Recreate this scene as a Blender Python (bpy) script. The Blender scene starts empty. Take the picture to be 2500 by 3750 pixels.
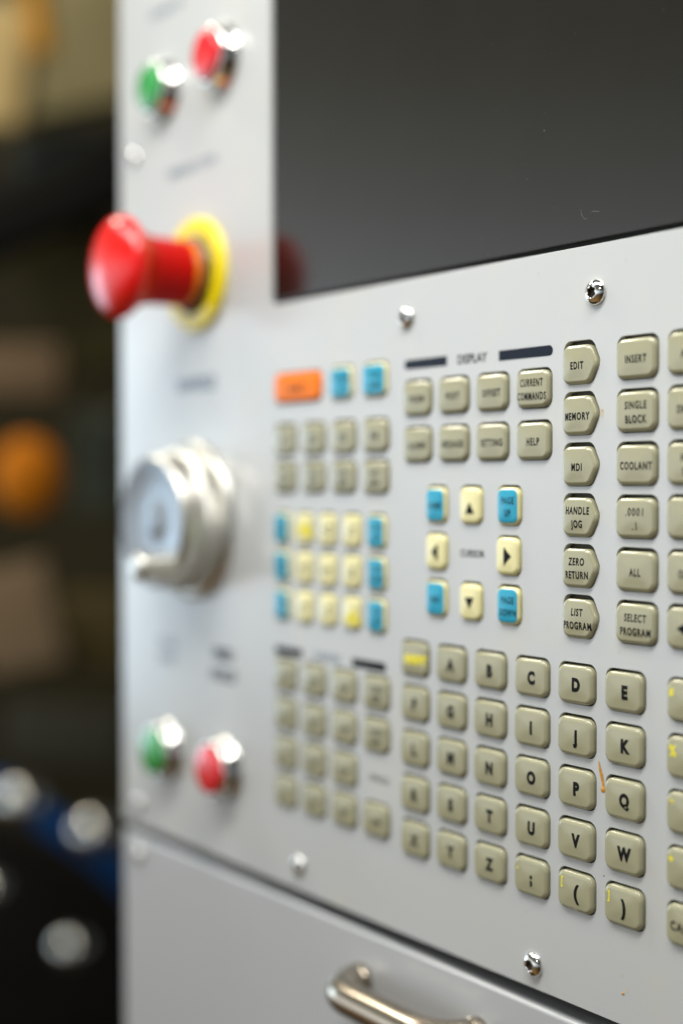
import bpy, bmesh, math, random
from mathutils import Vector, Matrix
random.seed(7)
C = bpy.context.scene.collection
S = bpy.context.scene
MM = 0.001

# ------------------------------------------------------------------ camera
cam = bpy.data.cameras.new("camera")
cam_o = bpy.data.objects.new("camera", cam); C.objects.link(cam_o)
RM = Matrix(((0.584756, -0.016001, 0.811052), (0.811206, 0.014312, -0.584585), (-0.002254, 0.99977, 0.021349)))
CAM = Vector((0.371048, -0.299126, 0.059876))
cam_o.matrix_world = Matrix.Translation(CAM) @ RM.to_4x4()
cam.sensor_fit = 'HORIZONTAL'; cam.sensor_width = 24.0; cam.lens = 49.565
cam.clip_start = 0.01; cam.clip_end = 60
cam.dof.use_dof = True
cam.dof.focus_distance = 0.413
cam.dof.aperture_fstop = 3.0
cam.dof.aperture_blades = 0
S.camera = cam_o
def ray(u, v, Z):
    """a point of the place that lies Z metres in front of the lens"""
    x = (u - 1250) / 5163.0 * Z; y = -(v - 1875) / 5163.0 * Z
    return CAM + RM @ Vector((x, y, -Z))

# ------------------------------------------------------------------ room light
w = bpy.data.worlds.new("World"); S.world = w; w.use_nodes = True
nt = w.node_tree; bgn = nt.nodes["Background"]
tc = nt.nodes.new("ShaderNodeTexCoord"); sx = nt.nodes.new("ShaderNodeSeparateXYZ")
rp = nt.nodes.new("ShaderNodeValToRGB"); mp = nt.nodes.new("ShaderNodeMapRange")
nt.links.new(tc.outputs["Generated"], sx.inputs[0]); nt.links.new(sx.outputs["Z"], mp.inputs[0])
mp.inputs[1].default_value = -1; mp.inputs[2].default_value = 1
nt.links.new(mp.outputs[0], rp.inputs[0]); nt.links.new(rp.outputs[0], bgn.inputs[0])
cr = rp.color_ramp
cr.elements[0].position = 0.0; cr.elements[0].color = (0.24, 0.13, 0.04, 1)
cr.elements[1].position = 1.0; cr.elements[1].color = (0.13, 0.135, 0.135, 1)
for p_, c_ in ((0.33, (0.12, 0.08, 0.04, 1)), (0.40, (0.20, 0.17, 0.14, 1)), (0.46, (0.80, 0.86, 0.92, 1)), (0.55, (0.86, 0.93, 1.0, 1)),
               (0.575, (0.62, 0.65, 0.67, 1)), (0.605, (0.40, 0.41, 0.39, 1)), (0.64, (0.20, 0.20, 0.175, 1)), (0.69, (0.10, 0.10, 0.08, 1))):
    e = cr.elements.new(p_); e.color = c_
# the room is brighter towards the windows on the left
vd = nt.nodes.new("ShaderNodeVectorMath"); vd.operation = 'DOT_PRODUCT'; vd.inputs[1].default_value = (-0.87, -0.49, 0)
mr = nt.nodes.new("ShaderNodeMapRange"); mr.interpolation_type = 'SMOOTHSTEP'
mr.inputs[1].default_value = -0.5; mr.inputs[2].default_value = 1.0; mr.inputs[3].default_value = 0.22; mr.inputs[4].default_value = 1.75
nt.links.new(tc.outputs["Generated"], vd.inputs[0]); nt.links.new(vd.outputs["Value"], mr.inputs[0]); nt.links.new(mr.outputs[0], bgn.inputs[1])
def area(name, loc, target, sx_, sy_, power, col):
    l = bpy.data.lights.new(name, 'AREA'); l.shape = 'RECTANGLE'; l.size = sx_; l.size_y = sy_
    l.energy = power; l.color = col
    o = bpy.data.objects.new(name, l); C.objects.link(o); o.location = loc
    o.rotation_euler = (Vector(target) - Vector(loc)).to_track_quat('-Z', 'Y').to_euler()
    return o
area("ceiling_lamp", (0.10, -0.27, 0.58), (0.03, -0.10, 0), 0.62, 0.15, 6.0, (1.0, 0.985, 0.94))
area("left_ceiling_lamp", (-0.55, -0.75, 0.95), (-0.1, 0, 0.1), 0.30, 0.14, 2.0, (0.90, 0.96, 1.0))
area("window_light", (-2.15, -0.66, 0.02), (-0.15, 0, 0), 0.66, 0.80, 6.0, (0.55, 0.80, 1.0))
area("side_lamp", (0.75, -1.1, 0.75), (0, 0, 0), 0.10, 0.10, 1.3, (0.92, 0.97, 1.0))
area("added_background_light", (-1.35, -0.35, 1.35), (-1.4, 0.6, 0.0), 0.45, 0.25, 17.0, (1.0, 0.93, 0.80))  # added light, only there to brighten the background things
S.view_settings.view_transform = 'Standard'; S.view_settings.look = 'None'
S.view_settings.exposure = 0; S.view_settings.gamma = 1

# ------------------------------------------------------------------ materials
def mat(name, col, rough=0.5, metal=0.0, spec=0.5, coat=0.0, mottle=0.0, mscale=60.0, bump=0.0, bscale=900.0, trans=0.0, rvar=0.0, streak=None):
    m = bpy.data.materials.new(name); m.use_nodes = True
    n = m.node_tree.nodes; L = m.node_tree.links; b = n["Principled BSDF"]
    b.inputs["Base Color"].default_value = (*col, 1); b.inputs["Roughness"].default_value = rough
    b.inputs["Metallic"].default_value = metal; b.inputs["Specular IOR Level"].default_value = spec
    b.inputs["Coat Weight"].default_value = coat; b.inputs["Coat Roughness"].default_value = 0.12
    b.inputs["Transmission Weight"].default_value = trans
    t = n.new("ShaderNodeTexCoord")
    if streak:
        mpn = n.new("ShaderNodeMapping"); mpn.inputs["Scale"].default_value = streak; L.new(t.outputs["Object"], mpn.inputs[0]); src = mpn.outputs[0]
    else: src = t.outputs["Object"]
    if mottle or rvar:
        k = n.new("ShaderNodeTexNoise"); k.inputs["Scale"].default_value = mscale; k.inputs["Detail"].default_value = 6
        L.new(src, k.inputs["Vector"])
        if mottle:
            mx = n.new("ShaderNodeMix"); mx.data_type = 'RGBA'
            r = n.new("ShaderNodeMapRange"); r.inputs[1].default_value = .15; r.inputs[2].default_value = .85
            L.new(k.outputs[0], r.inputs[0]); L.new(r.outputs[0], mx.inputs[0])
            mx.inputs[6].default_value = (*[max(0, c * (1 - mottle)) for c in col], 1)
            mx.inputs[7].default_value = (*[min(1, c * (1 + mottle)) for c in col], 1)
            L.new(mx.outputs[2], b.inputs["Base Color"])
        if rvar:
            r2 = n.new("ShaderNodeMapRange"); r2.inputs[1].default_value = .15; r2.inputs[2].default_value = .85
            r2.inputs[3].default_value = max(.02, rough - rvar); r2.inputs[4].default_value = rough + rvar
            L.new(k.outputs[0], r2.inputs[0]); L.new(r2.outputs[0], b.inputs["Roughness"])
    if bump:
        k2 = n.new("ShaderNodeTexNoise"); k2.inputs["Scale"].default_value = bscale; k2.inputs["Detail"].default_value = 3
        L.new(src, k2.inputs["Vector"])
        bp = n.new("ShaderNodeBump"); bp.inputs["Strength"].default_value = bump; bp.inputs["Distance"].default_value = 0.00005
        L.new(k2.outputs[0], bp.inputs["Height"]); L.new(bp.outputs[0], b.inputs["Normal"])
    return m
M_PLATE = mat("painted_steel", (0.515, 0.532, 0.53), 0.22, spec=0.95, mottle=0.015, mscale=14, bump=0.25, bscale=1600, rvar=0.03)
# faint yellowish smudges in the paint of the keypad plate
n = M_PLATE.node_tree.nodes; L = M_PLATE.node_tree.links
k = n.new("ShaderNodeTexNoise"); k.inputs["Scale"].default_value = 34; k.inputs["Detail"].default_value = 8; k.inputs["Roughness"].default_value = .65
t = n.new("ShaderNodeTexCoord"); L.new(t.outputs["Object"], k.inputs["Vector"])
r = n.new("ShaderNodeMapRange"); r.inputs[1].default_value = .50; r.inputs[2].default_value = .85; r.inputs[4].default_value = .5; L.new(k.outputs[0], r.inputs[0])
mx = n.new("ShaderNodeMix"); mx.data_type = 'RGBA'; L.new(r.outputs[0], mx.inputs[0]); mx.inputs[7].default_value = (.60, .56, .44, 1)
b = n["Principled BSDF"]; L.new(b.inputs["Base Color"].links[0].from_socket, mx.inputs[6]); L.new(mx.outputs[2], b.inputs["Base Color"])
k = n.new("ShaderNodeTexNoise"); k.inputs["Scale"].default_value = 420; k.inputs["Detail"].default_value = 2; L.new(t.outputs["Object"], k.inputs["Vector"])
r = n.new("ShaderNodeMapRange"); r.inputs[1].default_value = .70; r.inputs[2].default_value = .76; r.inputs[4].default_value = .22; L.new(k.outputs[0], r.inputs[0])
m2 = n.new("ShaderNodeMix"); m2.data_type = 'RGBA'; L.new(r.outputs[0], m2.inputs[0]); m2.inputs[7].default_value = (.35, .33, .28, 1)
L.new(mx.outputs[2], m2.inputs[6]); L.new(m2.outputs[2], b.inputs["Base Color"])
M_DOOR = mat("door_paint", (0.455, 0.468, 0.475), 0.3, spec=0.9, mottle=0.02, mscale=9, bump=0.2, bscale=1300, rvar=0.05)
M_BODY = mat("enclosure_paint", (0.55, 0.57, 0.58), 0.45, mottle=0.03, mscale=12)
M_DARK = mat("dark_gap", (0.05, 0.045, 0.024), 0.6, mottle=0.2, mscale=300)
M_KEY = mat("beige_keycap", (0.352, 0.34, 0.218), 0.23, coat=0.25, mottle=0.012, mscale=60, bump=0.05, bscale=1500, rvar=0.015)
M_CREAM = mat("cream_keycap", (0.80, 0.74, 0.38), 0.28, coat=0.25, mottle=0.02, mscale=150, bump=0.1, bscale=900)
M_BLUE = mat("blue_print", (0.003, 0.33, 0.50), 0.33, coat=0.1, mottle=0.03, mscale=200)
M_ORANGE = mat("orange_keycap", (0.90, 0.20, 0.002), 0.4, spec=0.2, coat=0.0, mottle=0.03, mscale=200)
M_INK = mat("black_ink", (0.006, 0.006, 0.007), 0.45, spec=0.12, mottle=0.1, mscale=400)
M_YINK = mat("yellow_ink", (0.85, 0.74, 0.01), 0.4, mottle=0.05, mscale=400)
M_NAVY = mat("navy_ink", (0.008, 0.013, 0.024), 0.4, spec=0.15, mottle=0.1, mscale=300)
M_GINK = mat("grey_blue_ink", (0.10, 0.14, 0.20), 0.4, mottle=0.05, mscale=300)
M_GLASS = mat("screen_glass", (0.009, 0.0085, 0.006), 0.13, spec=0.62, mottle=0.2, mscale=30, rvar=0.01)
M_RUBBER = mat("gasket_and_seam_shade", (0.008, 0.010, 0.007), 0.6, spec=0.12, mottle=0.1, mscale=100)
M_CHROME = mat("chrome", (0.78, 0.77, 0.74), 0.09, metal=1, mottle=0.03, mscale=500, rvar=0.03)
M_STEEL = mat("brushed_steel", (0.64, 0.62, 0.56), 0.24, metal=1, mottle=0.03, mscale=40, rvar=0.02)
M_BRONZE = mat("worn_warm_steel", (0.46, 0.40, 0.32), 0.24, metal=1, mottle=0.04, mscale=40, rvar=0.03)
M_SATIN = mat("satin_steel", (0.66, 0.65, 0.60), 0.38, metal=1, mottle=0.03, mscale=40, rvar=0.03)
M_FACE = mat("satin_aluminium", (0.32, 0.35, 0.38), 0.45, metal=0.7, mottle=0.05, mscale=200, rvar=0.05)
M_SOCK = mat("dark_socket", (0.10, 0.085, 0.06), 0.35, metal=0.8, mottle=0.3, mscale=900)
M_RED = mat("red_plastic", (0.78, 0.008, 0.006), 0.25, spec=0.5, coat=0.25, mottle=0.04, mscale=80)
M_STEM = mat("shaded_matt_red", (0.50, 0.002, 0.001), 0.4, spec=0.12, mottle=0.04, mscale=80)  # darker than the cap: weak side light is put into this red
M_YEL = mat("yellow_plastic", (0.90, 0.74, 0.005), 0.3, coat=0.2, mottle=0.03, mscale=80)
M_AMBER = mat("reflection_tinted_collar", (0.75, 0.22, 0.01), 0.35, mottle=0.05, mscale=80)  # orange puts red and yellow reflections into the colour of a yellow collar
M_BLK = mat("black_plastic", (0.014, 0.014, 0.013), 0.35, mottle=0.1, mscale=80)
M_GREEN = mat("green_lens", (0.02, 0.32, 0.06), 0.2, coat=0.6, mottle=0.04, mscale=90)
M_REDL = mat("red_lens", (0.72, 0.012, 0.02), 0.2, coat=0.6, mottle=0.04, mscale=90)
M_STAIN = mat("amber_stain", (0.52, 0.24, 0.02), 0.18, coat=0.6, mottle=0.45, mscale=900)
M_STAIN2 = mat("pale_stain", (0.62, 0.52, 0.36), 0.3, mottle=0.2, mscale=900)
M_SPOT = mat("dark_red_speck", (0.05, 0.006, 0.005), 0.4, mottle=0.1, mscale=900)
M_SCR = mat("scratch_mark", (0.42, 0.42, 0.40), 0.5, mottle=0.2, mscale=900)
M_HAIR = mat("pale_fibre", (0.26, 0.26, 0.22), 0.5, mottle=0.1, mscale=900)

# ------------------------------------------------------------------ helpers (millimetres on the panel: X right, Y up, Z out of the panel)
def P(x, y, z=0.0):        # panel mm -> world metres
    return Vector((x * MM, -z * MM, y * MM))
def link_mesh(name, verts, faces, m, parent=None, smooth=True, loc=None):
    me = bpy.data.meshes.new(name); me.from_pydata([tuple(v) for v in verts], [], faces); me.update()
    bm = bmesh.new(); bm.from_mesh(me); bmesh.ops.recalc_face_normals(bm, faces=bm.faces); bm.to_mesh(me); bm.free()
    if smooth:
        for p in me.polygons: p.use_smooth = True
    me.materials.append(m)
    o = bpy.data.objects.new(name, me); C.objects.link(o)
    if loc is not None: o.location = loc
    if parent is not None: o.parent = parent
    return o
def empty(name, loc=(0, 0, 0), parent=None):
    o = bpy.data.objects.new(name, None); C.objects.link(o); o.location = loc; o.empty_display_size = 0.01
    if parent is not None: o.parent = parent
    return o
def tag(o, label=None, cat=None, group=None, kind=None):
    if label: o["label"] = label
    if cat: o["category"] = cat
    if group: o["group"] = group
    if kind: o["kind"] = kind
    return o
def rounded(poly, r, seg=7):
    """poly: sharp convex corners of the CORE (ccw) -> outline at radius r"""
    out = []; n = len(poly)
    for i in range(n):
        a, b, c = Vector(poly[i - 1]), Vector(poly[i]), Vector(poly[(i + 1) % n])
        n1 = (b - a).normalized(); n1 = Vector((n1.y, -n1.x)); n2 = (c - b).normalized(); n2 = Vector((n2.y, -n2.x))
        a1 = math.atan2(n1.y, n1.x); a2 = math.atan2(n2.y, n2.x)
        while a2 < a1: a2 += 2 * math.pi
        for k in range(seg + 1):
            t = a1 + (a2 - a1) * k / seg
            out.append((b.x + r * math.cos(t), b.y + r * math.sin(t)))
    return out
def rect_core(w, h, r): return [(-w/2 + r, -h/2 + r), (w/2 - r, -h/2 + r), (w/2 - r, h/2 - r), (-w/2 + r, h/2 - r)]
def lathe(profile, seg=64, ax=0.0, ay=0.0):
    """profile: (radius, z) list -> verts/faces round the panel normal, in metres relative to the thing"""
    V = []; F = []
    for r, z in profile:
        for k in range(seg):
            t = 2 * math.pi * k / seg
            V.append(P(ax + max(r, 1e-4) * math.cos(t), ay + max(r, 1e-4) * math.sin(t), z))
    for i in range(len(profile) - 1):
        for k in range(seg):
            a = i * seg + k; b = i * seg + (k + 1) % seg
            F.append((a, b, b + seg, a + seg))
    return V, F
def lathe_obj(name, profile, m, parent, seg=64, ax=0, ay=0, sharp=False):
    V, F = lathe(profile, seg, ax, ay)
    o = link_mesh(name, V, F, m, parent)
    if sharp:
        me = o.data; me.set_sharp_from_angle(angle=math.radians(35))
    return o
def box(name, x0, x1, y0, y1, z0, z1, m, parent, bev=0.0):
    bm = bmesh.new()
    vs = [bm.verts.new(P(x, y, z)) for x in (x0, x1) for y in (y0, y1) for z in (z0, z1)]
    for f in ((0,1,3,2),(4,6,7,5),(0,4,5,1),(2,3,7,6),(0,2,6,4),(1,5,7,3)): bm.faces.new([vs[i] for i in f])
    bmesh.ops.recalc_face_normals(bm, faces=bm.faces)
    if bev: bmesh.ops.bevel(bm, geom=bm.edges[:], offset=bev * MM, segments=4, profile=0.5, affect='EDGES')
    me = bpy.data.meshes.new(name); bm.to_mesh(me); bm.free(); me.materials.append(m)
    for p_ in me.polygons: p_.use_smooth = max(abs(c_) for c_ in p_.normal) < .999
    o = bpy.data.objects.new(name, me); C.objects.link(o)
    if parent is not None: o.parent = parent
    return o

# text -> flat outline triangles (mm), centred on 0,0
def glyph_mesh(lines, cap, xs, bold=0.02, gap=1.75, space=1.0):
    """returns verts(2D mm), faces; lines stacked and centred"""
    V = []; F = []
    n = len(lines)
    for i, t in enumerate(lines):
        cu = bpy.data.curves.new("t", 'FONT'); cu.body = t; cu.align_x = 'CENTER'; cu.size = 1.0; cu.offset = bold; cu.resolution_u = 4
        cu.space_character = space
        o = bpy.data.objects.new("t", cu); C.objects.link(o)
        dg = bpy.context.evaluated_depsgraph_get()
        me = bpy.data.meshes.new_from_object(o.evaluated_get(dg))
        bm = bmesh.new(); bm.from_mesh(me)
        bmesh.ops.triangulate(bm, faces=bm.faces)
        kk = cap / (0.682 + 2 * bold)
        for _ in range(5):
            el = [e for e in bm.edges if e.calc_length() * kk > 0.75]
            if not el: break
            bmesh.ops.subdivide_edges(bm, edges=el, cuts=1); bmesh.ops.triangulate(bm, faces=bm.faces)
        k = cap / (0.682 + 2 * bold); y0 = ((n - 1) / 2.0 - i) * cap * gap
        base = len(V); bm.verts.ensure_lookup_table()
        for v in bm.verts: V.append((v.co.x * k * xs, (v.co.y - 0.341) * k + y0))
        for f in bm.faces: F.append(tuple(base + v.index for v in f.verts))
        bm.free(); bpy.data.meshes.remove(me); bpy.data.objects.remove(o); bpy.data.curves.remove(cu)
    return V, F
def flat_mesh(name, V2, F, m, parent, x, y, zf):
    """2D print laid on a surface; zf(x,y) gives its height"""
    verts = [P(x + a, y + b, zf(x + a, y + b)) for a, b in V2]
    o = link_mesh(name, verts, F, m, parent, smooth=False)
    return o

# ------------------------------------------------------------------ the panel
panel = tag(empty("control_panel"), "white machine control panel with screen, beige keypad and red stop button", "control panel")
PX0, PX1, PY0, PY1 = -218.0, 230.0, -96.0, 420.0
SCX0, SCY0 = -90.5, 128.6      # lower left corner of the screen opening
HOLES = []     # (outline list)

# --- key shapes
PROF = [(0, -2.6), (0, 0.45), (0.03, 0.60), (0.10, 0.74), (0.21, 0.86), (0.45, 1.04), (0.72, 1.22), (0.90, 1.31), (1.02, 1.345), (1.20, 1.37)]
DOME = 0.40
def dome(core, r, x, y):
    """smooth crown of the key face: 1 in the middle, 0 along every edge"""
    cx = sum(c[0] for c in core) / len(core); f = 1.0; rr = r - PROF[-1][0]; n = len(core)
    for i in range(n):
        ax, ay = core[i]; bx, by = core[(i + 1) % n]; L_ = math.hypot(bx - ax, by - ay)
        nx, ny = (by - ay) / L_, -(bx - ax) / L_
        f *= max(0.0, 1 - (nx * (x - cx) + ny * y) / (nx * (ax - cx) + ny * ay + rr))
    return DOME * f
def zprof(d):
    if d <= 0: return PROF[1][1]
    for (d0, z0), (d1, z1) in zip(PROF[1:], PROF[2:]):
        if d <= d1: return z0 + (z1 - z0) * (d - d0) / max(1e-6, d1 - d0)
    return PROF[-1][1]
def dist_out(core, x, y):
    """distance outside the core polygon (0 when inside)"""
    inside = True; best = 1e9; n = len(core)
    for i in range(n):
        ax, ay = core[i]; bx, by = core[(i + 1) % n]
        ex, ey = bx - ax, by - ay
        if ex * (y - ay) - ey * (x - ax) < 0: inside = False
        t = max(0, min(1, ((x - ax) * ex + (y - ay) * ey) / (ex * ex + ey * ey)))
        best = min(best, math.hypot(x - ax - t * ex, y - ay - t * ey))
    return 0.0 if inside else best
KR = 2.9
CORES = {}
def hex_core(w, h, r, nose=4.2):
    return [(-w/2 + r, -h/2 + r), (w/2 - nose - r * .25, -h/2 + r), (w/2 - r * 1.12, 0), (w/2 - nose - r * .25, h/2 - r), (-w/2 + r, h/2 - r)]
MESH = {}
def key_mesh(shape, w, h, m, r):
    k = (shape, w, h, m.name, r)
    if k in MESH: return MESH[k]
    core = hex_core(w, h, r) if shape == 'hex' else rect_core(w, h, r)
    V = []; F = []; N = None
    for d, z in PROF:
        o = rounded(core, r - d)
        N = len(o)
        V += [P(x, y, z) for x, y in o]
    for i in range(len(PROF) - 1):
        for j in range(N):
            a = i * N + j; b = i * N + (j + 1) % N; F.append((a, b, b + N, a + N))
    last = (len(PROF) - 1) * N
    # gently domed face
    cx = sum(c[0] for c in core) / len(core)
    o = rounded(core, r - PROF[-1][0])
    SC = (0.94, 0.86, 0.74, 0.6, 0.45, 0.3, 0.15, 0.05)
    for s_ in SC:
        V += [P(cx + (x - cx) * s_, y * s_, PROF[-1][1] + dome(core, r, cx + (x - cx) * s_, y * s_) - (dome(core, r, x, y) * s_ ** 6)) for x, y in o]
    for i in range(len(SC)):
        for j in range(N):
            a = last + i * N + j; b = last + i * N + (j + 1) % N; F.append((a, b, b + N, a + N))
    F.append(tuple(range(last + len(SC) * N, last + (len(SC) + 1) * N)))
    me = bpy.data.meshes.new("key"); me.from_pydata([tuple(v) for v in V], [], F); me.update()
    bm = bmesh.new(); bm.from_mesh(me); bmesh.ops.recalc_face_normals(bm, faces=bm.faces); bm.to_mesh(me); bm.free()
    for p in me.polygons: p.use_smooth = True
    me.materials.append(m)
    MESH[k] = (me, core)
    return MESH[k]
PRINT_Z = 0.04
def make_key(x, y, lines, desc, shape='rect', w=14.5, h=11.3, m=None, r=KR, cap=2.25, xs=0.69, tx=-0.2, ty=-0.2, ink=None, bold=0.033, patch=None, extra=None, gap=1.75, hole=(0.42, 0.52), sym=None, hy=0.25, sh=1.6):
    """x,y: key centre in panel mm (Y up)"""
    m = m or M_KEY; ink = ink or M_INK; x -= sh; tx += sh
    me, core = key_mesh(shape, w, h, m, r)
    k = bpy.data.objects.new("key", me); C.objects.link(k); k.parent = panel; k.location = P(x, y, 0)
    k["label"] = desc
    jx, jy, jr = random.uniform(-.08, .08), random.uniform(-.1, .1), random.uniform(-.5, .5)
    k.location = P(x + jx, y + jy, random.uniform(-.08, .06)); k.rotation_euler = (math.radians(random.uniform(-.35, .35)), math.radians(jr), math.radians(random.uniform(-.35, .35)))
    ring = rounded(core, r - PROF[-1][0]); rcx = sum(c[0] for c in core) / len(core)
    def zf(a, b):
        d = r - dist_out(core, a, b)
        if d < PROF[-1][0]: return zprof(d) + PRINT_Z
        return PROF[-1][1] + dome(core, r, a, b) + PRINT_Z
    if patch:
        o = rounded([(c[0] * patch[0], c[1] * patch[1]) for c in core] if shape != 'rect' else rect_core(w - 2 * patch[0], h - 2 * patch[0], 2.1), 2.1 if shape == 'rect' else 1.0)
        V = [(0, 0)] + [(a * s_, b * s_) for s_ in (.2, .4, .6, .75, .88, .95, 1.0) for a, b in o]; n = len(o); F = []
        F += [(0, 1 + j, 1 + (j + 1) % n) for j in range(n)]
        for i in range(6):
            F += [(1 + i * n + j, 1 + (i + 1) * n + j, 1 + (i + 1) * n + (j + 1) % n, 1 + i * n + (j + 1) % n) for j in range(n)]
        verts = [P(a, b, zf(a, b) - 0.015) for a, b in V]
        link_mesh("printed_patch", verts, F, patch[1], k)
    if lines:
        V, F = glyph_mesh(lines, cap, xs, bold, gap, 1.24 if len(lines[0]) > 1 else 1.0)
        # keep the print on the key
        o = flat_mesh("legend", V, F, ink, k, tx, ty, zf)
    if sym:
        for poly, mm_ in sym:
            c0 = (sum(q[0] for q in poly) / 3, sum(q[1] for q in poly) / 3); pl = []
            for e_ in range(3):
                for q_ in range(8): f_ = q_ / 8; pl.append((poly[e_][0] * (1 - f_) + poly[(e_ + 1) % 3][0] * f_, poly[e_][1] * (1 - f_) + poly[(e_ + 1) % 3][1] * f_))
            n_p = len(pl)
            poly = [(c0[0] + (a - c0[0]) * f_, c0[1] + (b - c0[1]) * f_) for f_ in (1, .66, .33, .01) for a, b in pl]
            F = [(i_ * n_p + j_, i_ * n_p + (j_ + 1) % n_p, (i_ + 1) * n_p + (j_ + 1) % n_p, (i_ + 1) * n_p + j_) for i_ in range(3) for j_ in range(n_p)]
            flat_mesh("arrow_print", poly, F, mm_, k, sh * .5, 0, zf)
    if extra:
        t, ex, ey, ec, exs = extra
        V, F = glyph_mesh([t], ec, exs, 0.03)
        flat_mesh("corner_print", V, F, M_YINK, k, ex, ey, zf)
    # opening in the faceplate: a little larger than the key, and higher (keys hang low in their holes)
    g = rounded((hex_core(w + 2*hole[0], h + 2*hole[1], r) if shape == 'hex' else rect_core(w + 2*hole[0], h + 2*hole[1], r)), r, 6)
    HOLES.append([(x + a, y + b + hy) for a, b in g])
    return k

# --- hexagonal mode keys
hexes = [("EDIT", ["EDIT"]), ("MEMORY", ["MEMORY"]), ("MDI", ["MDI"]), ("HANDLE JOG", ["HANDLE", "JOG"]), ("ZERO RETURN", ["ZERO", "RETURN"]), ("LIST PROGRAM", ["LIST", "PROGRAM"])]
for i, (n_, ls) in enumerate(hexes):
    make_key(77.6, 94.2 - 14.95 * i, ls, f"beige arrow-shaped key printed {n_}", shape='hex', w=14.3, h=11.5, tx=-1.5, ty=-0.3 if len(ls) == 1 else 0.0, hole=(0.32, 0.68), hy=0.60, sh=1.0)
# --- column right of them
col2 = [("INSERT", ["INSERT"]), ("SINGLE BLOCK", ["SINGLE", "BLOCK"]), ("COOLANT", ["COOLANT"]), (".0001 over .1", [".0001", ".1"]), ("ALL", ["ALL"]), ("SELECT PROGRAM", ["SELECT", "PROGRAM"])]
for i, (n_, ls) in enumerate(col2):
    make_key(99.4, 94.4 - 14.97 * i, ls, f"beige square key printed {n_}", w=14.9, sh=1.2, tx=-0.6, bold=0.012 if n_[0] == "." else 0.032, xs=0.82 if n_[0] == "." else 0.69, hole=(0.38, 0.62), hy=0.38)
col3 = [("ALTER", ["ALTER"]), ("DRY RUN", ["DRYRUN"]), ("HAND SCROLL", ["HAND", "SCRL"]), (".001 over 1.", [".001", "1."]), ("ORIGIN", ["ORIGIN"]), ("a black left arrow", None)]
for i, (n_, ls) in enumerate(col3):
    sy = [([(-4.2, 0), (0.3, -2.6), (0.3, 2.6)], M_INK)] if ls is None else None
    make_key(119.2, 94.6 - 14.97 * i, ls, f"beige key cut by the right frame edge, printed {n_}", w=15.3, sh=2.0, tx=-0.5, sym=sy, hole=(0.38, 0.62), hy=0.38)
# --- letters
letters = [["SHIFT", "A", "B", "C", "D", "E"], ["F", "G", "H", "I", "J", "K"], ["L", "M", "N", "O", "P", "Q"], ["R", "S", "T", "U", "V", "W"], ["X", "Y", "Z", ";", "(", ")"]]
for r_, row in enumerate(letters):
    for c_, t in enumerate(row):
        x = 19.0 * c_ + 0.55; y = -15.39 * r_ - 0.1
        if t == "SHIFT":
            make_key(x, y, ["SHIFT"], "beige key printed SHIFT in yellow", cap=3.3, xs=0.95, ink=M_YINK, bold=0.11); continue
        nm = {";": "a semicolon", "(": "an opening bracket and small yellow [", ")": "a closing bracket and small yellow ]"}.get(t, "the letter " + t)
        ex = {"(": ("[", -4.9, 2.6, 2.6, 0.8), ")": ("]", -4.9, 2.6, 2.6, 0.8), ";": (",", -5.2, 3.2, 2.4, 1.2)}.get(t)
        make_key(x, y, [t], f"beige key printed with {nm}", cap=4.15 if t not in "()" else 4.6, xs=0.84, tx=-0.55, ty=0.1 if t not in "()" else 0.2, bold=0.066, extra=ex)
        if t in "Q": pass
rcol = [("7", ("#", -5.4, 2.4, 2.6, .8)), ("8", ("%", -4.6, 1.8, 3.2, .9)), ("4", ("*", -5.0, 2.2, 2.8, 1.1)), ("1", ("+", -5.2, 2.6, 2.8, 1.0)), ("CANCEL", None)]
for i, (t, ex) in enumerate(rcol):
    make_key(118.6, -15.39 * i - 0.1, [t], f"beige key cut by the right frame edge, printed {t}" + (" with a yellow corner mark" if ex else ""), w=15.0, cap=3.9 if len(t) == 1 else 2.6, xs=.84, tx=0.6 if len(t) == 1 else -0.2, extra=ex, hole=(0.42, 0.52), hy=0.2, sh=1.3)
# --- display group
disp = [["PRGRM", "POSIT", "OFFSET", "CURRENT COMMANDS"], ["ALARMS", "MESSAGE", "SETTING", "HELP"]]
for r_, row in enumerate(disp):
    for c_, t in enumerate(row):
        make_key(2.0 + 18.75 * c_, 88.0 - 15.75 * r_, t.split(" "), f"beige display key printed {t}", cap=2.35, xs=.59 if " " in t else .67, tx=-1.5 if " " in t else -0.7, bold=0.03)
# --- cursor group
cw, ch = 10.3, 11.6
tri_up = [([(-2.3, -2.6), (1.9, -2.6), (-0.2, 1.2)], M_INK)]
tri_dn = [([(-0.2, -2.2), (1.9, 1.6), (-2.3, 1.6)], M_INK)]
tri_l = [([(-2.0, 0), (1.2, -3.0), (1.2, 3.0)], M_INK)]
tri_r = [([(1.8, 0), (-1.6, 3.0), (-1.6, -3.0)], M_INK)]
for x, y, ls, kd, sy, d in ((12.1, 52.2, ["HOME"], 'b', None, "small blue key printed HOME"), (29.4, 52.2, None, 'c', tri_up, "cream key with a black up arrow"), (47.3, 52.2, ["PAGE", "UP"], 'b', None, "small blue key printed PAGE UP"),
        (12.1, 36.6, None, 'c', tri_l, "cream key with a black left arrow"), (47.0, 36.5, None, 'c', tri_r, "cream key with a black right arrow"),
        (12.1, 21.1, ["END"], 'b', None, "small blue key printed END"), (29.4, 21.1, None, 'c', tri_dn, "cream key with a black down arrow"), (47.3, 21.2, ["PAGE", "DOWN"], 'b', None, "small blue key printed PAGE DOWN")):
    make_key(x, y, ls, d, w=cw, h=ch, r=2.7, m=M_CREAM, cap=2.2, xs=.68, patch=(0.6, M_BLUE) if kd == 'b' else None, sym=sy, tx=-1.1, bold=0.03)
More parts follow.
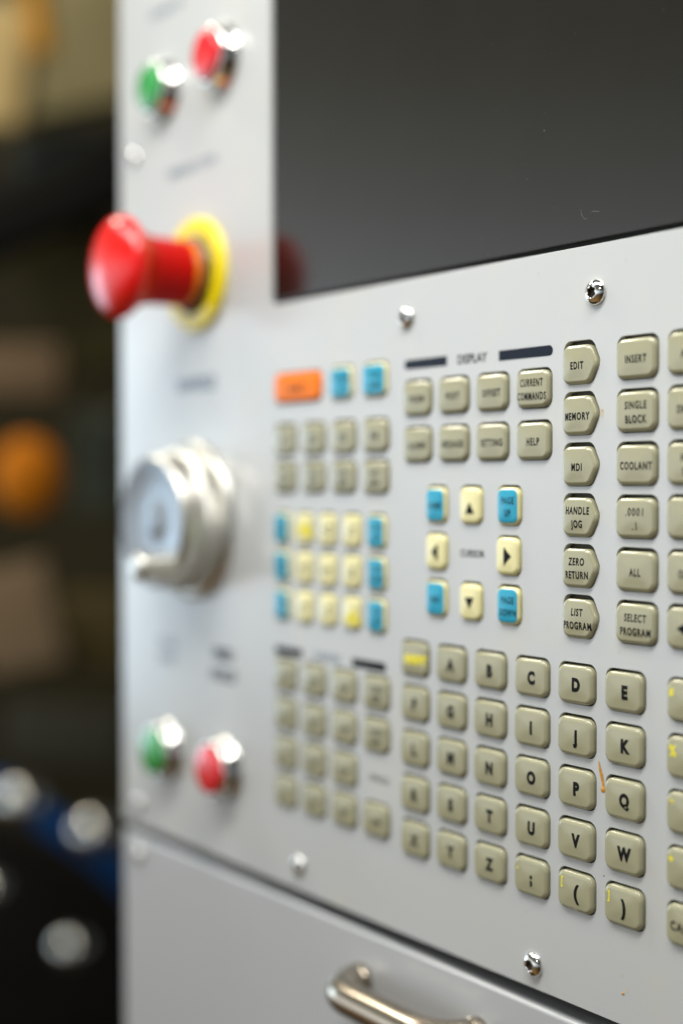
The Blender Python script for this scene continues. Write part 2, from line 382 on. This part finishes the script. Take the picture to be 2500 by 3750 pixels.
# --- far block
make_key(-70.4, 95.6, ["RESET"], "wide orange key printed RESET", sh=1.2, w=30.5, h=10.6, m=M_ORANGE, cap=2.6, xs=1.0, bold=0.03)
make_key(-41.6, 95.7, ["POWER", "UP"], "blue key printed POWER UP in the top row", w=13.2, h=11.4, r=2.7, m=M_CREAM, cap=2.1, xs=.74, patch=(0.6, M_BLUE), ink=M_NAVY)
make_key(-21.6, 95.7, ["TOOL", "CHNG"], "blue key printed TOOL CHNG at the end of the top row", w=13.8, h=11.4, r=2.7, m=M_CREAM, cap=2.1, xs=.74, patch=(0.6, M_BLUE), ink=M_NAVY)
fk = [[["F1"], ["F2"], ["F3"], ["F4"]], [["TOOL", "OFSET"], ["NEXT", "TOOL"], ["TOOL", "RELES"], ["PART", "ZERO"]]]
for r_, row in enumerate(fk):
    for c_, ls in enumerate(row):
        make_key(-78.6 + 19.1 * c_, 76.1 - 14.5 * r_, ls, f"blurred beige key printed {' '.join(ls)}", w=14.3, h=11.2, cap=3.2 if r_ == 0 else 2.0, xs=.9 if r_ == 0 else .74, tx=-0.8)
jog = [[("CHIP", "FWD"), ("+A",), ("+Z",), ("-Y",), ("CLNT", "UP")], [("CHIP", "STOP"), ("+X",), ("RAPID",), ("-X",), ("CLNT", "DOWN")], [("CHIP", "REV"), ("+Y",), ("-Z",), ("-A",), ("AUX", "CLNT")]]
for r_, row in enumerate(jog):
    for c_, ls in enumerate(row):
        blue = c_ in (0, 4)
        yel = (r_, c_) in ((0, 1), (2, 3))
        make_key(-80.6 + 15.0 * c_, 42.3 - 14.8 * r_, list(ls), f"{'small blue' if blue else 'cream'} jog key printed {' '.join(ls)}" + (" in yellow" if yel else ""), w=cw, h=ch, r=2.7, m=M_CREAM,
                 cap=(2.0 if blue else (5.6 if yel else 3.4)) if len(ls[0]) < 4 or blue else 1.8, xs=.74 if not yel else 1.0, patch=(0.6, M_BLUE) if blue else None, ink=M_YINK if yel else M_INK, bold=0.02 if not yel else 0.16, ty=-1.2 if (r_, c_) == (2, 3) else 0, tx=-0.5)
ov = [[("-10%",), ("100%",), ("+10%",), ("HAND", "FEED")], [("-10%",), ("100%",), ("+10%",), ("HAND", "SPIN")], [("CW",), ("STOP",), ("CCW",), None], [("5%",), ("25%",), ("50%",), ("100%",)]]
for r_, row in enumerate(ov):
    for c_, ls in enumerate(row):
        if ls is None: continue
        make_key(-78.9 + 19.2 * c_, -14.3 - 15.05 * r_, list(ls), f"blurred beige override key printed {' '.join(ls)}, row {r_ + 1} under the OVERRIDES bar", w=14.5, h=11.4, cap=2.0, xs=.8)

# --- faceplate with its openings cut through
def plate_with_holes(name, outline, holes, thick, bev, m, parent):
    cu = bpy.data.curves.new(name, 'CURVE'); cu.dimensions = '2D'; cu.fill_mode = 'BOTH'
    for pts in [outline] + holes:
        sp = cu.splines.new('POLY'); sp.points.add(len(pts) - 1); sp.use_cyclic_u = True
        for q, (a, b) in zip(sp.points, pts): q.co = (a, b, 0, 1)
    cu.extrude = thick / 2 - bev; cu.bevel_depth = bev; cu.bevel_resolution = 2; cu.offset = -bev
    o = bpy.data.objects.new(name, cu); C.objects.link(o)
    dg = bpy.context.evaluated_depsgraph_get()
    me = bpy.data.meshes.new_from_object(o.evaluated_get(dg))
    bpy.data.objects.remove(o); bpy.data.curves.remove(cu)
    for v in me.vertices:
        x, y, z = v.co; v.co = P(x, y, z - thick / 2)
    bm = bmesh.new(); bm.from_mesh(me); bmesh.ops.remove_doubles(bm, verts=bm.verts, dist=1e-7); bmesh.ops.recalc_face_normals(bm, faces=bm.faces); bm.to_mesh(me); bm.free()
    me.materials.clear(); me.materials.append(m)
    for p in me.polygons:
        p.use_smooth = True; p.material_index = 0
        if abs(p.normal.y) > .99: p.use_smooth = False
    o = bpy.data.objects.new(name, me); C.objects.link(o); o.parent = parent
    return o
outer = rounded([(PX0 + 1, PY0 + .5), (PX1 - 1, PY0 + .5), (PX1 - 1, PY1 - 1), (PX0 + 1, PY1 - 1)], 0.5, 4)
scr_hole = rounded([(SCX0 + 1.5, SCY0 + 1.5), (220, SCY0 + 1.5), (220, 400), (SCX0 + 1.5, 400)], 1.5, 5)
plate_with_holes("faceplate", outer, HOLES + [scr_hole], 2.2, 0.16, M_PLATE, panel)
box("key_membrane", -100, 150, -82, 112, -4.2, -2.4, M_DARK, panel)
# enclosure behind the plate
box("enclosure", PX0 + 1.5, PX1 - 2, PY0 + 3, PY1 - 2, -90, -4.4, M_BODY, panel, 1.0)
# screen
scr = box("screen", SCX0 + 2.0, 222, SCY0 + 1.7, 402, -4.2, -0.5, M_GLASS, panel, 0.3)
plate_with_holes("screen_gasket", rounded([(SCX0 + .3, SCY0 + .3), (226, SCY0 + .3), (226, 405), (SCX0 + .3, 405)], .2, 3),
                 [rounded([(SCX0 + 2.3, SCY0 + 2.0), (221.6, SCY0 + 2.0), (221.6, 401.6), (SCX0 + 2.3, 401.6)], .2, 3)], 2.0, 0.1, M_RUBBER, panel).location = P(0, 0, -1.6)

# --- panel printing
Z0 = lambda a, b: 0.05
def plate_text(lines, x, y, cap, ink, xs=.8, rot=0, bold=.02, gap=1.7, nm="panel_lettering", label=None):
    V, F = glyph_mesh(lines, cap, xs, bold, gap); o = flat_mesh(nm, V, F, ink, panel, x, y, Z0)
    if label: o["label"] = label
    return o
def bar(x0, x1, yc, h, round_end, m, label):
    n = 10; r = h / 2
    if round_end == 'r':
        pts = [(x0, yc - r)] + [(x1 - r + r * math.cos(t), yc + r * math.sin(t)) for t in [(-90 + 180 * k / n) * math.pi / 180 for k in range(n + 1)]] + [(x0, yc + r)]
    else:
        pts = [(x1, yc + r)] + [(x0 + r - r * math.cos(t), yc + r * math.sin(t)) for t in [(90 - 180 * k / n) * math.pi / 180 for k in range(n + 1)]] + [(x1, yc - r)]
    o = link_mesh("printed_bar", [P(a, b, 0.05) for a, b in pts], [tuple(range(len(pts)))], m, panel, smooth=False); o["label"] = label
bar(-7.0, 15.4, 99.6, 3.2, 'l', M_NAVY, "dark navy bar left of the word DISPLAY"); bar(40.6, 64.6, 99.3, 3.2, 'r', M_NAVY, "dark navy bar right of the word DISPLAY")
plate_text(["DISPLAY"], 27.8, 99.5, 3.0, M_INK, .93, bold=0.022, label="thin dark lettering DISPLAY between two bars")
plate_text(["CURSOR"], 27.9, 36.7, 2.3, M_INK, .95, bold=0.02, label="small lettering CURSOR between the arrow keys")
bar(-88.5, -69.5, -5.2, 3.2, 'l', M_INK, "blurred dark bar left of the word OVERRIDES"); bar(-37.5, -17.5, -5.1, 3.2, 'r', M_INK, "dark bar right of the word OVERRIDES")
plate_text(["OVERRIDES"], -53.5, -5.0, 3.0, M_GINK, .8, bold=0.01)
plate_text(["SPINDLE"], -21.5, -44.8, 2.4, M_NAVY, .85, bold=0.0)
plate_text(["EMERGENCY STOP"], -151.5, 193.0, 4.0, M_GINK, .86)
plate_text(["HANDLE"], -149.0, 101.5, 6.0, M_GINK, 1.05, bold=.05)
plate_text(["POWER ON"], -173.0, 265.0, 4.0, M_GINK, .95); plate_text(["POWER OFF"], -128.0, 265.5, 4.0, M_GINK, .95)
plate_text(["CYCLE", "START"], -175.0, -14.0, 4.0, M_GINK, 1.0, bold=.03); plate_text(["FEED", "HOLD"], -127.5, -15.5, 5.0, M_NAVY, 1.1, bold=.05)

# --- screws
def gear(r0, r1, n, seg=8):
    return [((r0 + r1) / 2 + (r0 - r1) / 2 * math.cos(n * t)) for t in [2 * math.pi * k / (n * seg) for k in range(n * seg)]]
def make_screw(parent, x, y, label=None, rot=0.3, R=3.85, z=0.0):
    s = empty("screw", P(x, y, z), parent)
    if label: s["label"] = label
    N = 72
    ang = [2 * math.pi * k / N for k in range(N)]
    prof = [(R, 0.0), (R + .02, 0.25), (R - .05, .45)]
    for k in range(1, 9):
        t = math.radians(12 + (60 - 12) * k / 8)
        prof.append((R * math.cos(t) / math.cos(math.radians(12)), 0.45 + 2.5 * (math.sin(t) - math.sin(math.radians(12)))))
    V = []; F = []
    for r, zz in prof: V += [P(r * math.cos(t), r * math.sin(t), zz) for t in ang]
    # chamfered lobed socket mouth, walls
    zt = prof[-1][1]
    lobes = [1.55 + .22 * math.cos(6 * (t + rot)) for t in ang]
    V += [P(1.86 * math.cos(t), 1.86 * math.sin(t), zt + .02) for t in ang]
    V += [P((l + .04) * math.cos(t), (l + .04) * math.sin(t), zt - .10) for l, t in zip(lobes, ang)]
    n = len(prof) + 2
    for i in range(n - 1):
        for j in range(N): F.append((i * N + j, i * N + (j + 1) % N, (i + 1) * N + (j + 1) % N, (i + 1) * N + j))
    hd = link_mesh("screw_head", V, F, M_CHROME, s)
    V = []; F = []
    for zz, sc in ((zt - .10, 1.03), (zt - 1.5, .93), (zt - 1.7, .5)): V += [P(l * sc * math.cos(t), l * sc * math.sin(t), zz) for l, t in zip(lobes, ang)]
    for i in range(2):
        for j in range(N): F.append((i * N + j, i * N + (j + 1) % N, (i + 1) * N + (j + 1) % N, (i + 1) * N + j))
    F.append(tuple(range(2 * N, 3 * N)))
    link_mesh("screw_socket", V, F, M_SOCK, s)
    return s
make_screw(panel, -5.6, 115.6, rot=.2); make_screw(panel, 82.2, 114.6, rot=.45); make_screw(panel, -72.0, -86.3, rot=.1); make_screw(panel, 56.5, -88.6, rot=.7)
make_screw(panel, -203.5, 206.5); make_screw(panel, -202.5, -86.5, rot=.4)

# --- push buttons
def push_button(x, y, lens_m, label):
    b = empty("push_button", P(x, y, 0), panel); b["label"] = label
    lathe_obj("chrome_bezel", [(13.6, 0), (13.6, .8), (13.0, 1.4), (12.4, 1.8), (12.0, 5.6), (11.6, 6.6), (10.8, 7.1), (10.2, 7.0), (9.9, 6.2), (9.8, 3)], M_CHROME, b)
    lathe_obj("button_lens", [(9.6, 3), (9.6, 8.2), (9.3, 8.9), (8.6, 9.3), (5, 9.7), (2, 9.85), (0, 9.9)], lens_m, b)
push_button(-174.5, 230.5, M_GREEN, "green push button in the upper pair"); push_button(-126.0, 233.0, M_REDL, "red push button in the upper pair")
push_button(-175.0, -58.0, M_GREEN, "green push button near the bottom of the panel"); push_button(-126.5, -58.0, M_REDL, "red push button near the bottom of the panel")

# --- emergency stop
es = empty("emergency_stop_button", P(-146.5, 147.0, 0), panel); es["label"] = "red mushroom stop button on a yellow ring"
lathe_obj("yellow_ring", [(23.8, 0), (23.8, 2.2), (23.2, 2.9), (14.2, 3.0), (14.2, 0.3)], M_YEL, es, sharp=True)
lathe_obj("black_seal", [(16.6, 2.6), (16.6, 3.8), (15.4, 4.2), (15, 5.4), (13.3, 5.6)], M_BLK, es)
lathe_obj("collar", [(13.4, 2.2), (14.0, 5.2), (13.6, 9.2), (12.6, 9.6)], M_AMBER, es)
lathe_obj("button_stem", [(13.7, 8.4), (13.8, 14), (13.9, 21.5), (14.5, 26.5), (16.2, 30.0), (18.6, 32.8)], M_STEM, es)
lathe_obj("mushroom_cap", [(18.6, 32.8), (20.2, 34.4), (20.9, 35.8), (20.8, 37.4), (20.0, 39.2), (18.2, 41.0), (15, 42.6), (10.5, 44.0), (5, 44.9), (0, 45.2)], M_RED, es)
# --- jog dial
dl = empty("jog_dial", P(-151.0, 43.7, 0), panel); dl["label"] = "large brushed metal handwheel dial with a spinner grip"
lathe_obj("base_flange", [(33.5, 0), (33.5, 2.2), (32.6, 3.2), (29.5, 4.0), (29.0, 3.6)], M_SATIN, dl, 96)
# knurled ring
V = []; F = []; N = 240
for r, z in ((29.2, 3.2), (29.4, 9.2), (28.4, 10.6), (26.6, 11.0)):
    for k in range(N):
        t = 2 * math.pi * k / N; rr = r + (.35 if k % 2 else 0) * (1 if r > 29 else .3)
        V.append(P(rr * math.cos(t), rr * math.sin(t), z))
for i in range(3):
    for k in range(N): F.append((i * N + k, i * N + (k + 1) % N, (i + 1) * N + (k + 1) % N, (i + 1) * N + k))
link_mesh("knurled_ring", V, F, M_SATIN, dl, smooth=False)
lathe_obj("dial_body", [(28.0, 10.6), (27.8, 19.0), (27.2, 20.6), (26.0, 21.2)], M_SATIN, dl, 96)
lathe_obj("dial_face", [(26.1, 21.1), (24.0, 20.8), (20.0, 19.0), (12, 18.2), (6, 18.2), (5.2, 19.0), (0, 19.2)], M_FACE, dl, 96)
lathe_obj("spinner_grip", [(6.4, 18.0), (6.1, 19.5), (5.8, 21.0), (5.8, 33.5), (5.4, 35.4), (4.2, 36.4), (2.5, 36.8), (0, 36.9)], M_SATIN, dl, 48, ax=15.5, ay=-18.0)

# --- stains and specks on the paint and the glass
def blotch(name, pts, m, label, z=0.07, thick=0.0):
    V = [P(a, b, z) for a, b in pts]; cx = sum(p[0] for p in pts) / len(pts); cy = sum(p[1] for p in pts) / len(pts)
    n = len(pts)
    V += [P(cx + (a - cx) * .6, cy + (b - cy) * .6, z + thick) for a, b in pts] + [P(cx, cy, z + thick * 1.2)]
    F = [(i, (i + 1) % n, n + (i + 1) % n, n + i) for i in range(n)] + [(n + i, n + (i + 1) % n, 2 * n) for i in range(n)]
    o = link_mesh(name, V, F, m, panel); o["label"] = label
def blob_pts(x, y, rx, ry, j=.25, n=14, seed=1):
    rr = random.Random(seed)
    return [(x + rx * math.cos(2*math.pi*k/n) * (1 + rr.uniform(-j, j)), y + ry * math.sin(2*math.pi*k/n) * (1 + rr.uniform(-j, j))) for k in range(n)]
drip = [(84.75, -21.3), (85.2, -21.7), (85.8, -23.4), (86.5, -25.1), (86.95, -26.8), (87.1, -28.3), (86.7, -28.9), (86.2, -28.3), (85.8, -26.9), (85.3, -25.3), (84.9, -23.6)]
drip = [(a - 1.25, b) for a, b in drip]
V = [P(a, b, .08) for a, b in drip]; o = link_mesh("stain", V, [tuple(range(len(V)))], M_STAIN, panel, smooth=False); o["label"] = "thin amber drip between the P and Q keys"
blotch("stain", blob_pts(85.35, -29.4, .95, 1.05, .08), M_STAIN, "round end of the amber drip beside the Q key", .06, .18)
blotch("stain", blob_pts(84.6, 79.6, .55, 1.2, .45, 16, 5), M_STAIN2, "pale brown smear right of the MEMORY key", .05)
blotch("stain", blob_pts(84.7, 80.3, .22, .3, .3, 9, 8), M_STAIN, "tiny brown fleck in the smear by the MEMORY key", .09)
blotch("stain", blob_pts(93.2, -86.8, .55, .42, .15, 14, 4), M_STAIN, "amber spot low on the panel below the ) key", .05, .12)
blotch("stain", blob_pts(94.4, -85.6, .28, .7, .4, 12, 6), M_STAIN2, "pale smear beside the amber spot", .05)
blotch("stain", blob_pts(92.8, -81.6, .35, .4, .4, 10, 7), M_STAIN2, "faint smear above the amber spot", .05)
blotch("stain", blob_pts(85.7, -54.6, .24, .26, .15, 10, 9), M_SPOT, "tiny dark red speck left of the W key", .06, .05)
for i, (x, y, a, l) in enumerate(((62.0, 15.5, 95, 2.4), (76.0, 8.2, -35, 2.2), (74.2, 10.6, -30, 1.0), (78.5, 12.2, 25, .9), (69.5, 4.5, 80, 1.3), (73.0, -95.0, 5, .6), (66.2, 27.9, 30, .5), (85.0, 27.9, 10, .4), (82.0, -60.8, -30, .9), (73.6, -76.0, -10, .8), (84.5, 51.0, 70, 1.2), (92.0, -97.5, 0, .5), (68, -80, 10, .5), (103, 108, 20, .4))):
    r = random.Random(i); t = math.radians(a); n = 6; pts = []
    for k in range(n + 1):
        s_ = (k / n - .5) * l; pts.append((x + s_ * math.cos(t) + r.uniform(-.08, .08), y + s_ * math.sin(t) + r.uniform(-.08, .08)))
    wd = .045
    V = [P(p[0] - wd * math.sin(t) * q, p[1] + wd * math.cos(t) * q, .04) for p in pts for q in (-1, 1)]
    F = [(2*k, 2*k+1, 2*k+3, 2*k+2) for k in range(n)]
    link_mesh("scratch", V, F, M_SCR, panel, smooth=False)
r = random.Random(3)
V = []; F = []
for k in range(60):
    x = r.uniform(20, 122); y = r.uniform(-90, 122); q = r.uniform(.04, .10); b = len(V)
    V += [P(x + q * math.cos(j * 1.05), y + q * math.sin(j * 1.05), .035) for j in range(6)]; F.append(tuple(range(b, b + 6)))
o = link_mesh("dirt_specks", V, F, M_SCR, panel, smooth=False); o["kind"] = "stuff"
# dust and a fibre on the glass
V = []; F = []
for k in range(42):
    x = r.uniform(20, 116); y = r.uniform(131.5, 215); q = r.uniform(.03, .11) * (1.6 if k % 9 == 0 else 1); b = len(V)
    V += [P(x + q * math.cos(j * 1.05), y + q * math.sin(j * 1.05), -.45) for j in range(6)]; F.append(tuple(range(b, b + 6)))
o = link_mesh("screen_dust", V, F, M_HAIR, panel, smooth=False); o["kind"] = "stuff"
fib = [(75.6, 139.6), (75.9, 138.2), (76.6, 137.0), (77.6, 136.4), (78.5, 136.8), (79.4, 137.9), (80.3, 138.4), (81.6, 138.1), (82.8, 137.9)]
V = []; F = []
for k, (a, b) in enumerate(fib): V += [P(a - .03, b - .03, -.45), P(a + .03, b + .03, -.44)]
F = [(2*k, 2*k+1, 2*k+3, 2*k+2) for k in range(len(fib) - 1)]
link_mesh("fibre", V, F, M_HAIR, panel, smooth=False)

# ------------------------------------------------------------------ cabinet door under the panel
door = tag(empty("cabinet_door"), "white painted cabinet door with bar handle below the control panel", "door")
box("door_panel", PX0, PX1, -420, -101.3, -24, 0.0, M_DOOR, door, 1.1)
make_screw(door, -202.5, -110.0, rot=.9)
def tube(name, pts, rad, m, parent, N=28):
    V = []; F = []; n = len(pts); prev = None
    for i, p in enumerate(pts):
        a = pts[max(0, i - 1)]; b = pts[min(n - 1, i + 1)]; t = (b - a).normalized()
        u = Vector((0, 0, 1)) if prev is None else prev
        u = (u - t * u.dot(t)).normalized(); prev = u; v = t.cross(u)
        rr = rad[i] if isinstance(rad, list) else rad
        V += [p + (u * math.cos(2*math.pi*k/N) + v * math.sin(2*math.pi*k/N)) * rr * MM for k in range(N)]
    for i in range(n - 1):
        for k in range(N): F.append((i*N+k, i*N+(k+1)%N, (i+1)*N+(k+1)%N, (i+1)*N+k))
    F.append(tuple(range(N))); F.append(tuple(range((n-1)*N, n*N)))
    return link_mesh(name, V, F, m, parent)
hp = []
HX0, HX1, HY, HZ, HR = -32.0, 31.0, -118.5, 15.5, 14.0
hp.append(P(HX0, HY, -1)); hp.append(P(HX0, HY, 4)); hp.append(P(HX0, HY, HZ - HR))
for k in range(1, 11):
    t = math.pi / 2 * k / 10; hp.append(P(HX0 + HR * (1 - math.cos(t)), HY, HZ - HR + HR * math.sin(t)))
for k in range(1, 6): hp.append(P(HX0 + HR + (HX1 - HX0 - 2 * HR) * k / 6, HY, HZ))
for k in range(0, 11):
    t = math.pi / 2 * k / 10; hp.append(P(HX1 - HR + HR * math.sin(t), HY, HZ - HR + HR * math.cos(t)))
hp.append(P(HX1, HY, 4)); hp.append(P(HX1, HY, -1))
hd = tube("handle", hp, 5.9, M_BRONZE, door)
box("shaded_door_frame", PX0 + 3, PX1 - 3, -415, -92, -34, -26, M_RUBBER, door)  # black colour stands in for the shade inside the seam

# ------------------------------------------------------------------ the dim workshop behind
def bmat(n, c, r=.6, metal=0): return mat(n, c, r, metal=metal, spec=0.08 if not metal else 0.5, mottle=.25, mscale=5)
def facing_box(name, u, v, Z, wd, ht, dp, m, parent=None, roll=0.0, bev=0.006):
    bm = bmesh.new(); bmesh.ops.create_cube(bm, size=1)
    for q in bm.verts: q.co = Vector((q.co.x * wd, q.co.y * ht, q.co.z * dp))
    if bev: bmesh.ops.bevel(bm, geom=bm.edges[:], offset=bev, segments=3, profile=.5, affect='EDGES')
    me = bpy.data.meshes.new(name); bm.to_mesh(me); bm.free(); me.materials.append(m)
    for p_ in me.polygons: p_.use_smooth = True
    me.set_sharp_from_angle(angle=math.radians(40))
    o = bpy.data.objects.new(name, me); C.objects.link(o)
    o.matrix_world = Matrix.Translation(ray(u, v, Z)) @ RM.to_4x4() @ Matrix.Rotation(math.radians(roll), 4, 'Z')
    return o
def sphere(name, u, v, Z, rx, ry, rz, m):
    bm = bmesh.new(); bmesh.ops.create_uvsphere(bm, u_segments=32, v_segments=20, radius=1)
    for q in bm.verts: q.co = Vector((q.co.x * rx, q.co.y * ry, q.co.z * rz))
    me = bpy.data.meshes.new(name); bm.to_mesh(me); bm.free(); me.materials.append(m)
    for p_ in me.polygons: p_.use_smooth = True
    o = bpy.data.objects.new(name, me); C.objects.link(o); o.matrix_world = Matrix.Translation(ray(u, v, Z)) @ RM.to_4x4()
    return o
wall = facing_box("workshop_wall", -100, 1700, 3.2, 2.6, 3.6, .1, bmat("wall_olive", (0.045, 0.038, 0.019)), bev=0); tag(wall, kind="structure")
fl = facing_box("workshop_floor", 0, 7000, 2.6, 3.0, .1, 3.0, bmat("floor_dark", (0.03, 0.028, 0.024)), bev=0)
fl.matrix_world = Matrix.Translation(Vector((-1.6, 0.9, -0.95))); tag(fl, kind="structure")
fl.scale = (1, 1, 1); fl.rotation_euler = (math.radians(90), 0, 0)
def bgt(o, label, cat): return tag(o, label, cat)
bgt(facing_box("storage_board", 300, 170, 2.2, .30, .20, .05, bmat("board_olive", (.21, .18, .09)), roll=12), "blurred olive board behind the top left of the panel", "board")
bgt(facing_box("cardboard_box", 20, 260, 2.0, .075, .17, .06, bmat("card_tan", (.46, .34, .15)), roll=-6), "blurred tan cardboard box at the top left", "box")
bgt(facing_box("orange_strap", 135, 30, 1.9, .030, .13, .02, bmat("strap_orange", (.44, .19, .002)), roll=8), "blurred orange strap hanging at the top left", "strap")
bgt(facing_box("metal_case", 215, 590, 2.1, .13, .07, .05, bmat("case_slate", (.055, .065, .055)), roll=10), "dark slate case below the tan box", "case")
bgt(facing_box("dark_beam", 200, 730, 2.0, .30, .095, .05, bmat("beam_black", (.003, .003, .002)), roll=24), "black beam slanting across behind the red stop button", "beam")
bgt(facing_box("machine_cover", 340, 1080, 2.1, .17, .22, .05, bmat("cover_brown", (.060, .050, .018)), roll=28), "dark olive machine cover behind the red stop button", "cover")
bgt(facing_box("wooden_block", 90, 1360, 2.0, .115, .075, .05, bmat("block_brown", (.17, .115, .065)), roll=0), "blurred brown wooden block above the orange ball", "block")
bgt(sphere("orange_ball", 100, 1745, 1.9, .047, .054, .03, bmat("ball_orange", (.62, .19, .008))), "large orange ball, badly out of focus at the left", "ball")
bgt(facing_box("green_case", 370, 1690, 2.1, .07, .15, .04, bmat("case_green", (.085, .095, .065)), roll=0), "blurred grey green case right of the orange ball", "case")
bgt(facing_box("tan_sack", 70, 2260, 2.0, .115, .15, .05, bmat("sack_tan", (.235, .165, .095)), roll=12), "blurred tan sack below the orange ball", "sack")
bgt(facing_box("olive_crate", 330, 2310, 2.1, .13, .12, .05, bmat("crate_olive", (.10, .075, .028)), roll=0), "dark olive crate beside the tan sack", "crate")
bgt(facing_box("grey_shelf", 250, 2690, 2.0, .17, .08, .05, bmat("shelf_grey", (.055, .053, .038)), roll=-5), "dim grey shelf above the blue hose", "shelf")
bgt(facing_box("black_cabinet", 200, 3560, 1.75, .30, .30, .06, bmat("cabinet_black", (.010, .009, .007)), roll=-18), "black cabinet at the lower left behind the panel", "cabinet")
hose = tag(empty("coolant_hose", ray(220, 3000, 1.5)), "blue hose with added metal balls that make bright discs at the lower left", "hose")
def hz(u, v, Z): return ray(u, v, Z) - hose.location
hb = bmat("hose_blue", (.002, .045, .16), .4)
path = [hz(-120, 2860, 1.58), hz(60, 2900, 1.56), hz(180, 3010, 1.54), hz(300, 3080, 1.53), hz(430, 3190, 1.52), hz(560, 3330, 1.52)]
tube("hose_tube", path, 14, hb, hose)
FIT = bmat("glint_metal", (.85, .82, .74), .18, 1)
def glint_ball(u, v, Z, rad):  # metal balls added to catch lamp glints that blur into bright discs
    bm = bmesh.new(); bmesh.ops.create_uvsphere(bm, u_segments=24, v_segments=16, radius=rad)
    me = bpy.data.meshes.new("glint_ball"); bm.to_mesh(me); bm.free(); me.materials.append(FIT)
    for p_ in me.polygons: p_.use_smooth = True
    o = bpy.data.objects.new("glint_ball", me); C.objects.link(o); o.parent = hose; o.location = hz(u, v, Z)
glint_ball(75, 2930, 1.45, .022); glint_ball(345, 3045, 1.45, .022)
for (u, v, rd, lb) in ((262, 3470, .018, "added steel ball by the black cabinet, makes the lowest bright disc"), (-40, 3250, .016, "added steel ball that makes a bright disc at the left frame edge")):
    bgt(sphere("bokeh_ball", u, v, 1.5, rd, rd, rd, FIT), lb, "ball")["group"] = "added highlight balls at the lower left"  # added balls that stand in for bokeh highlights
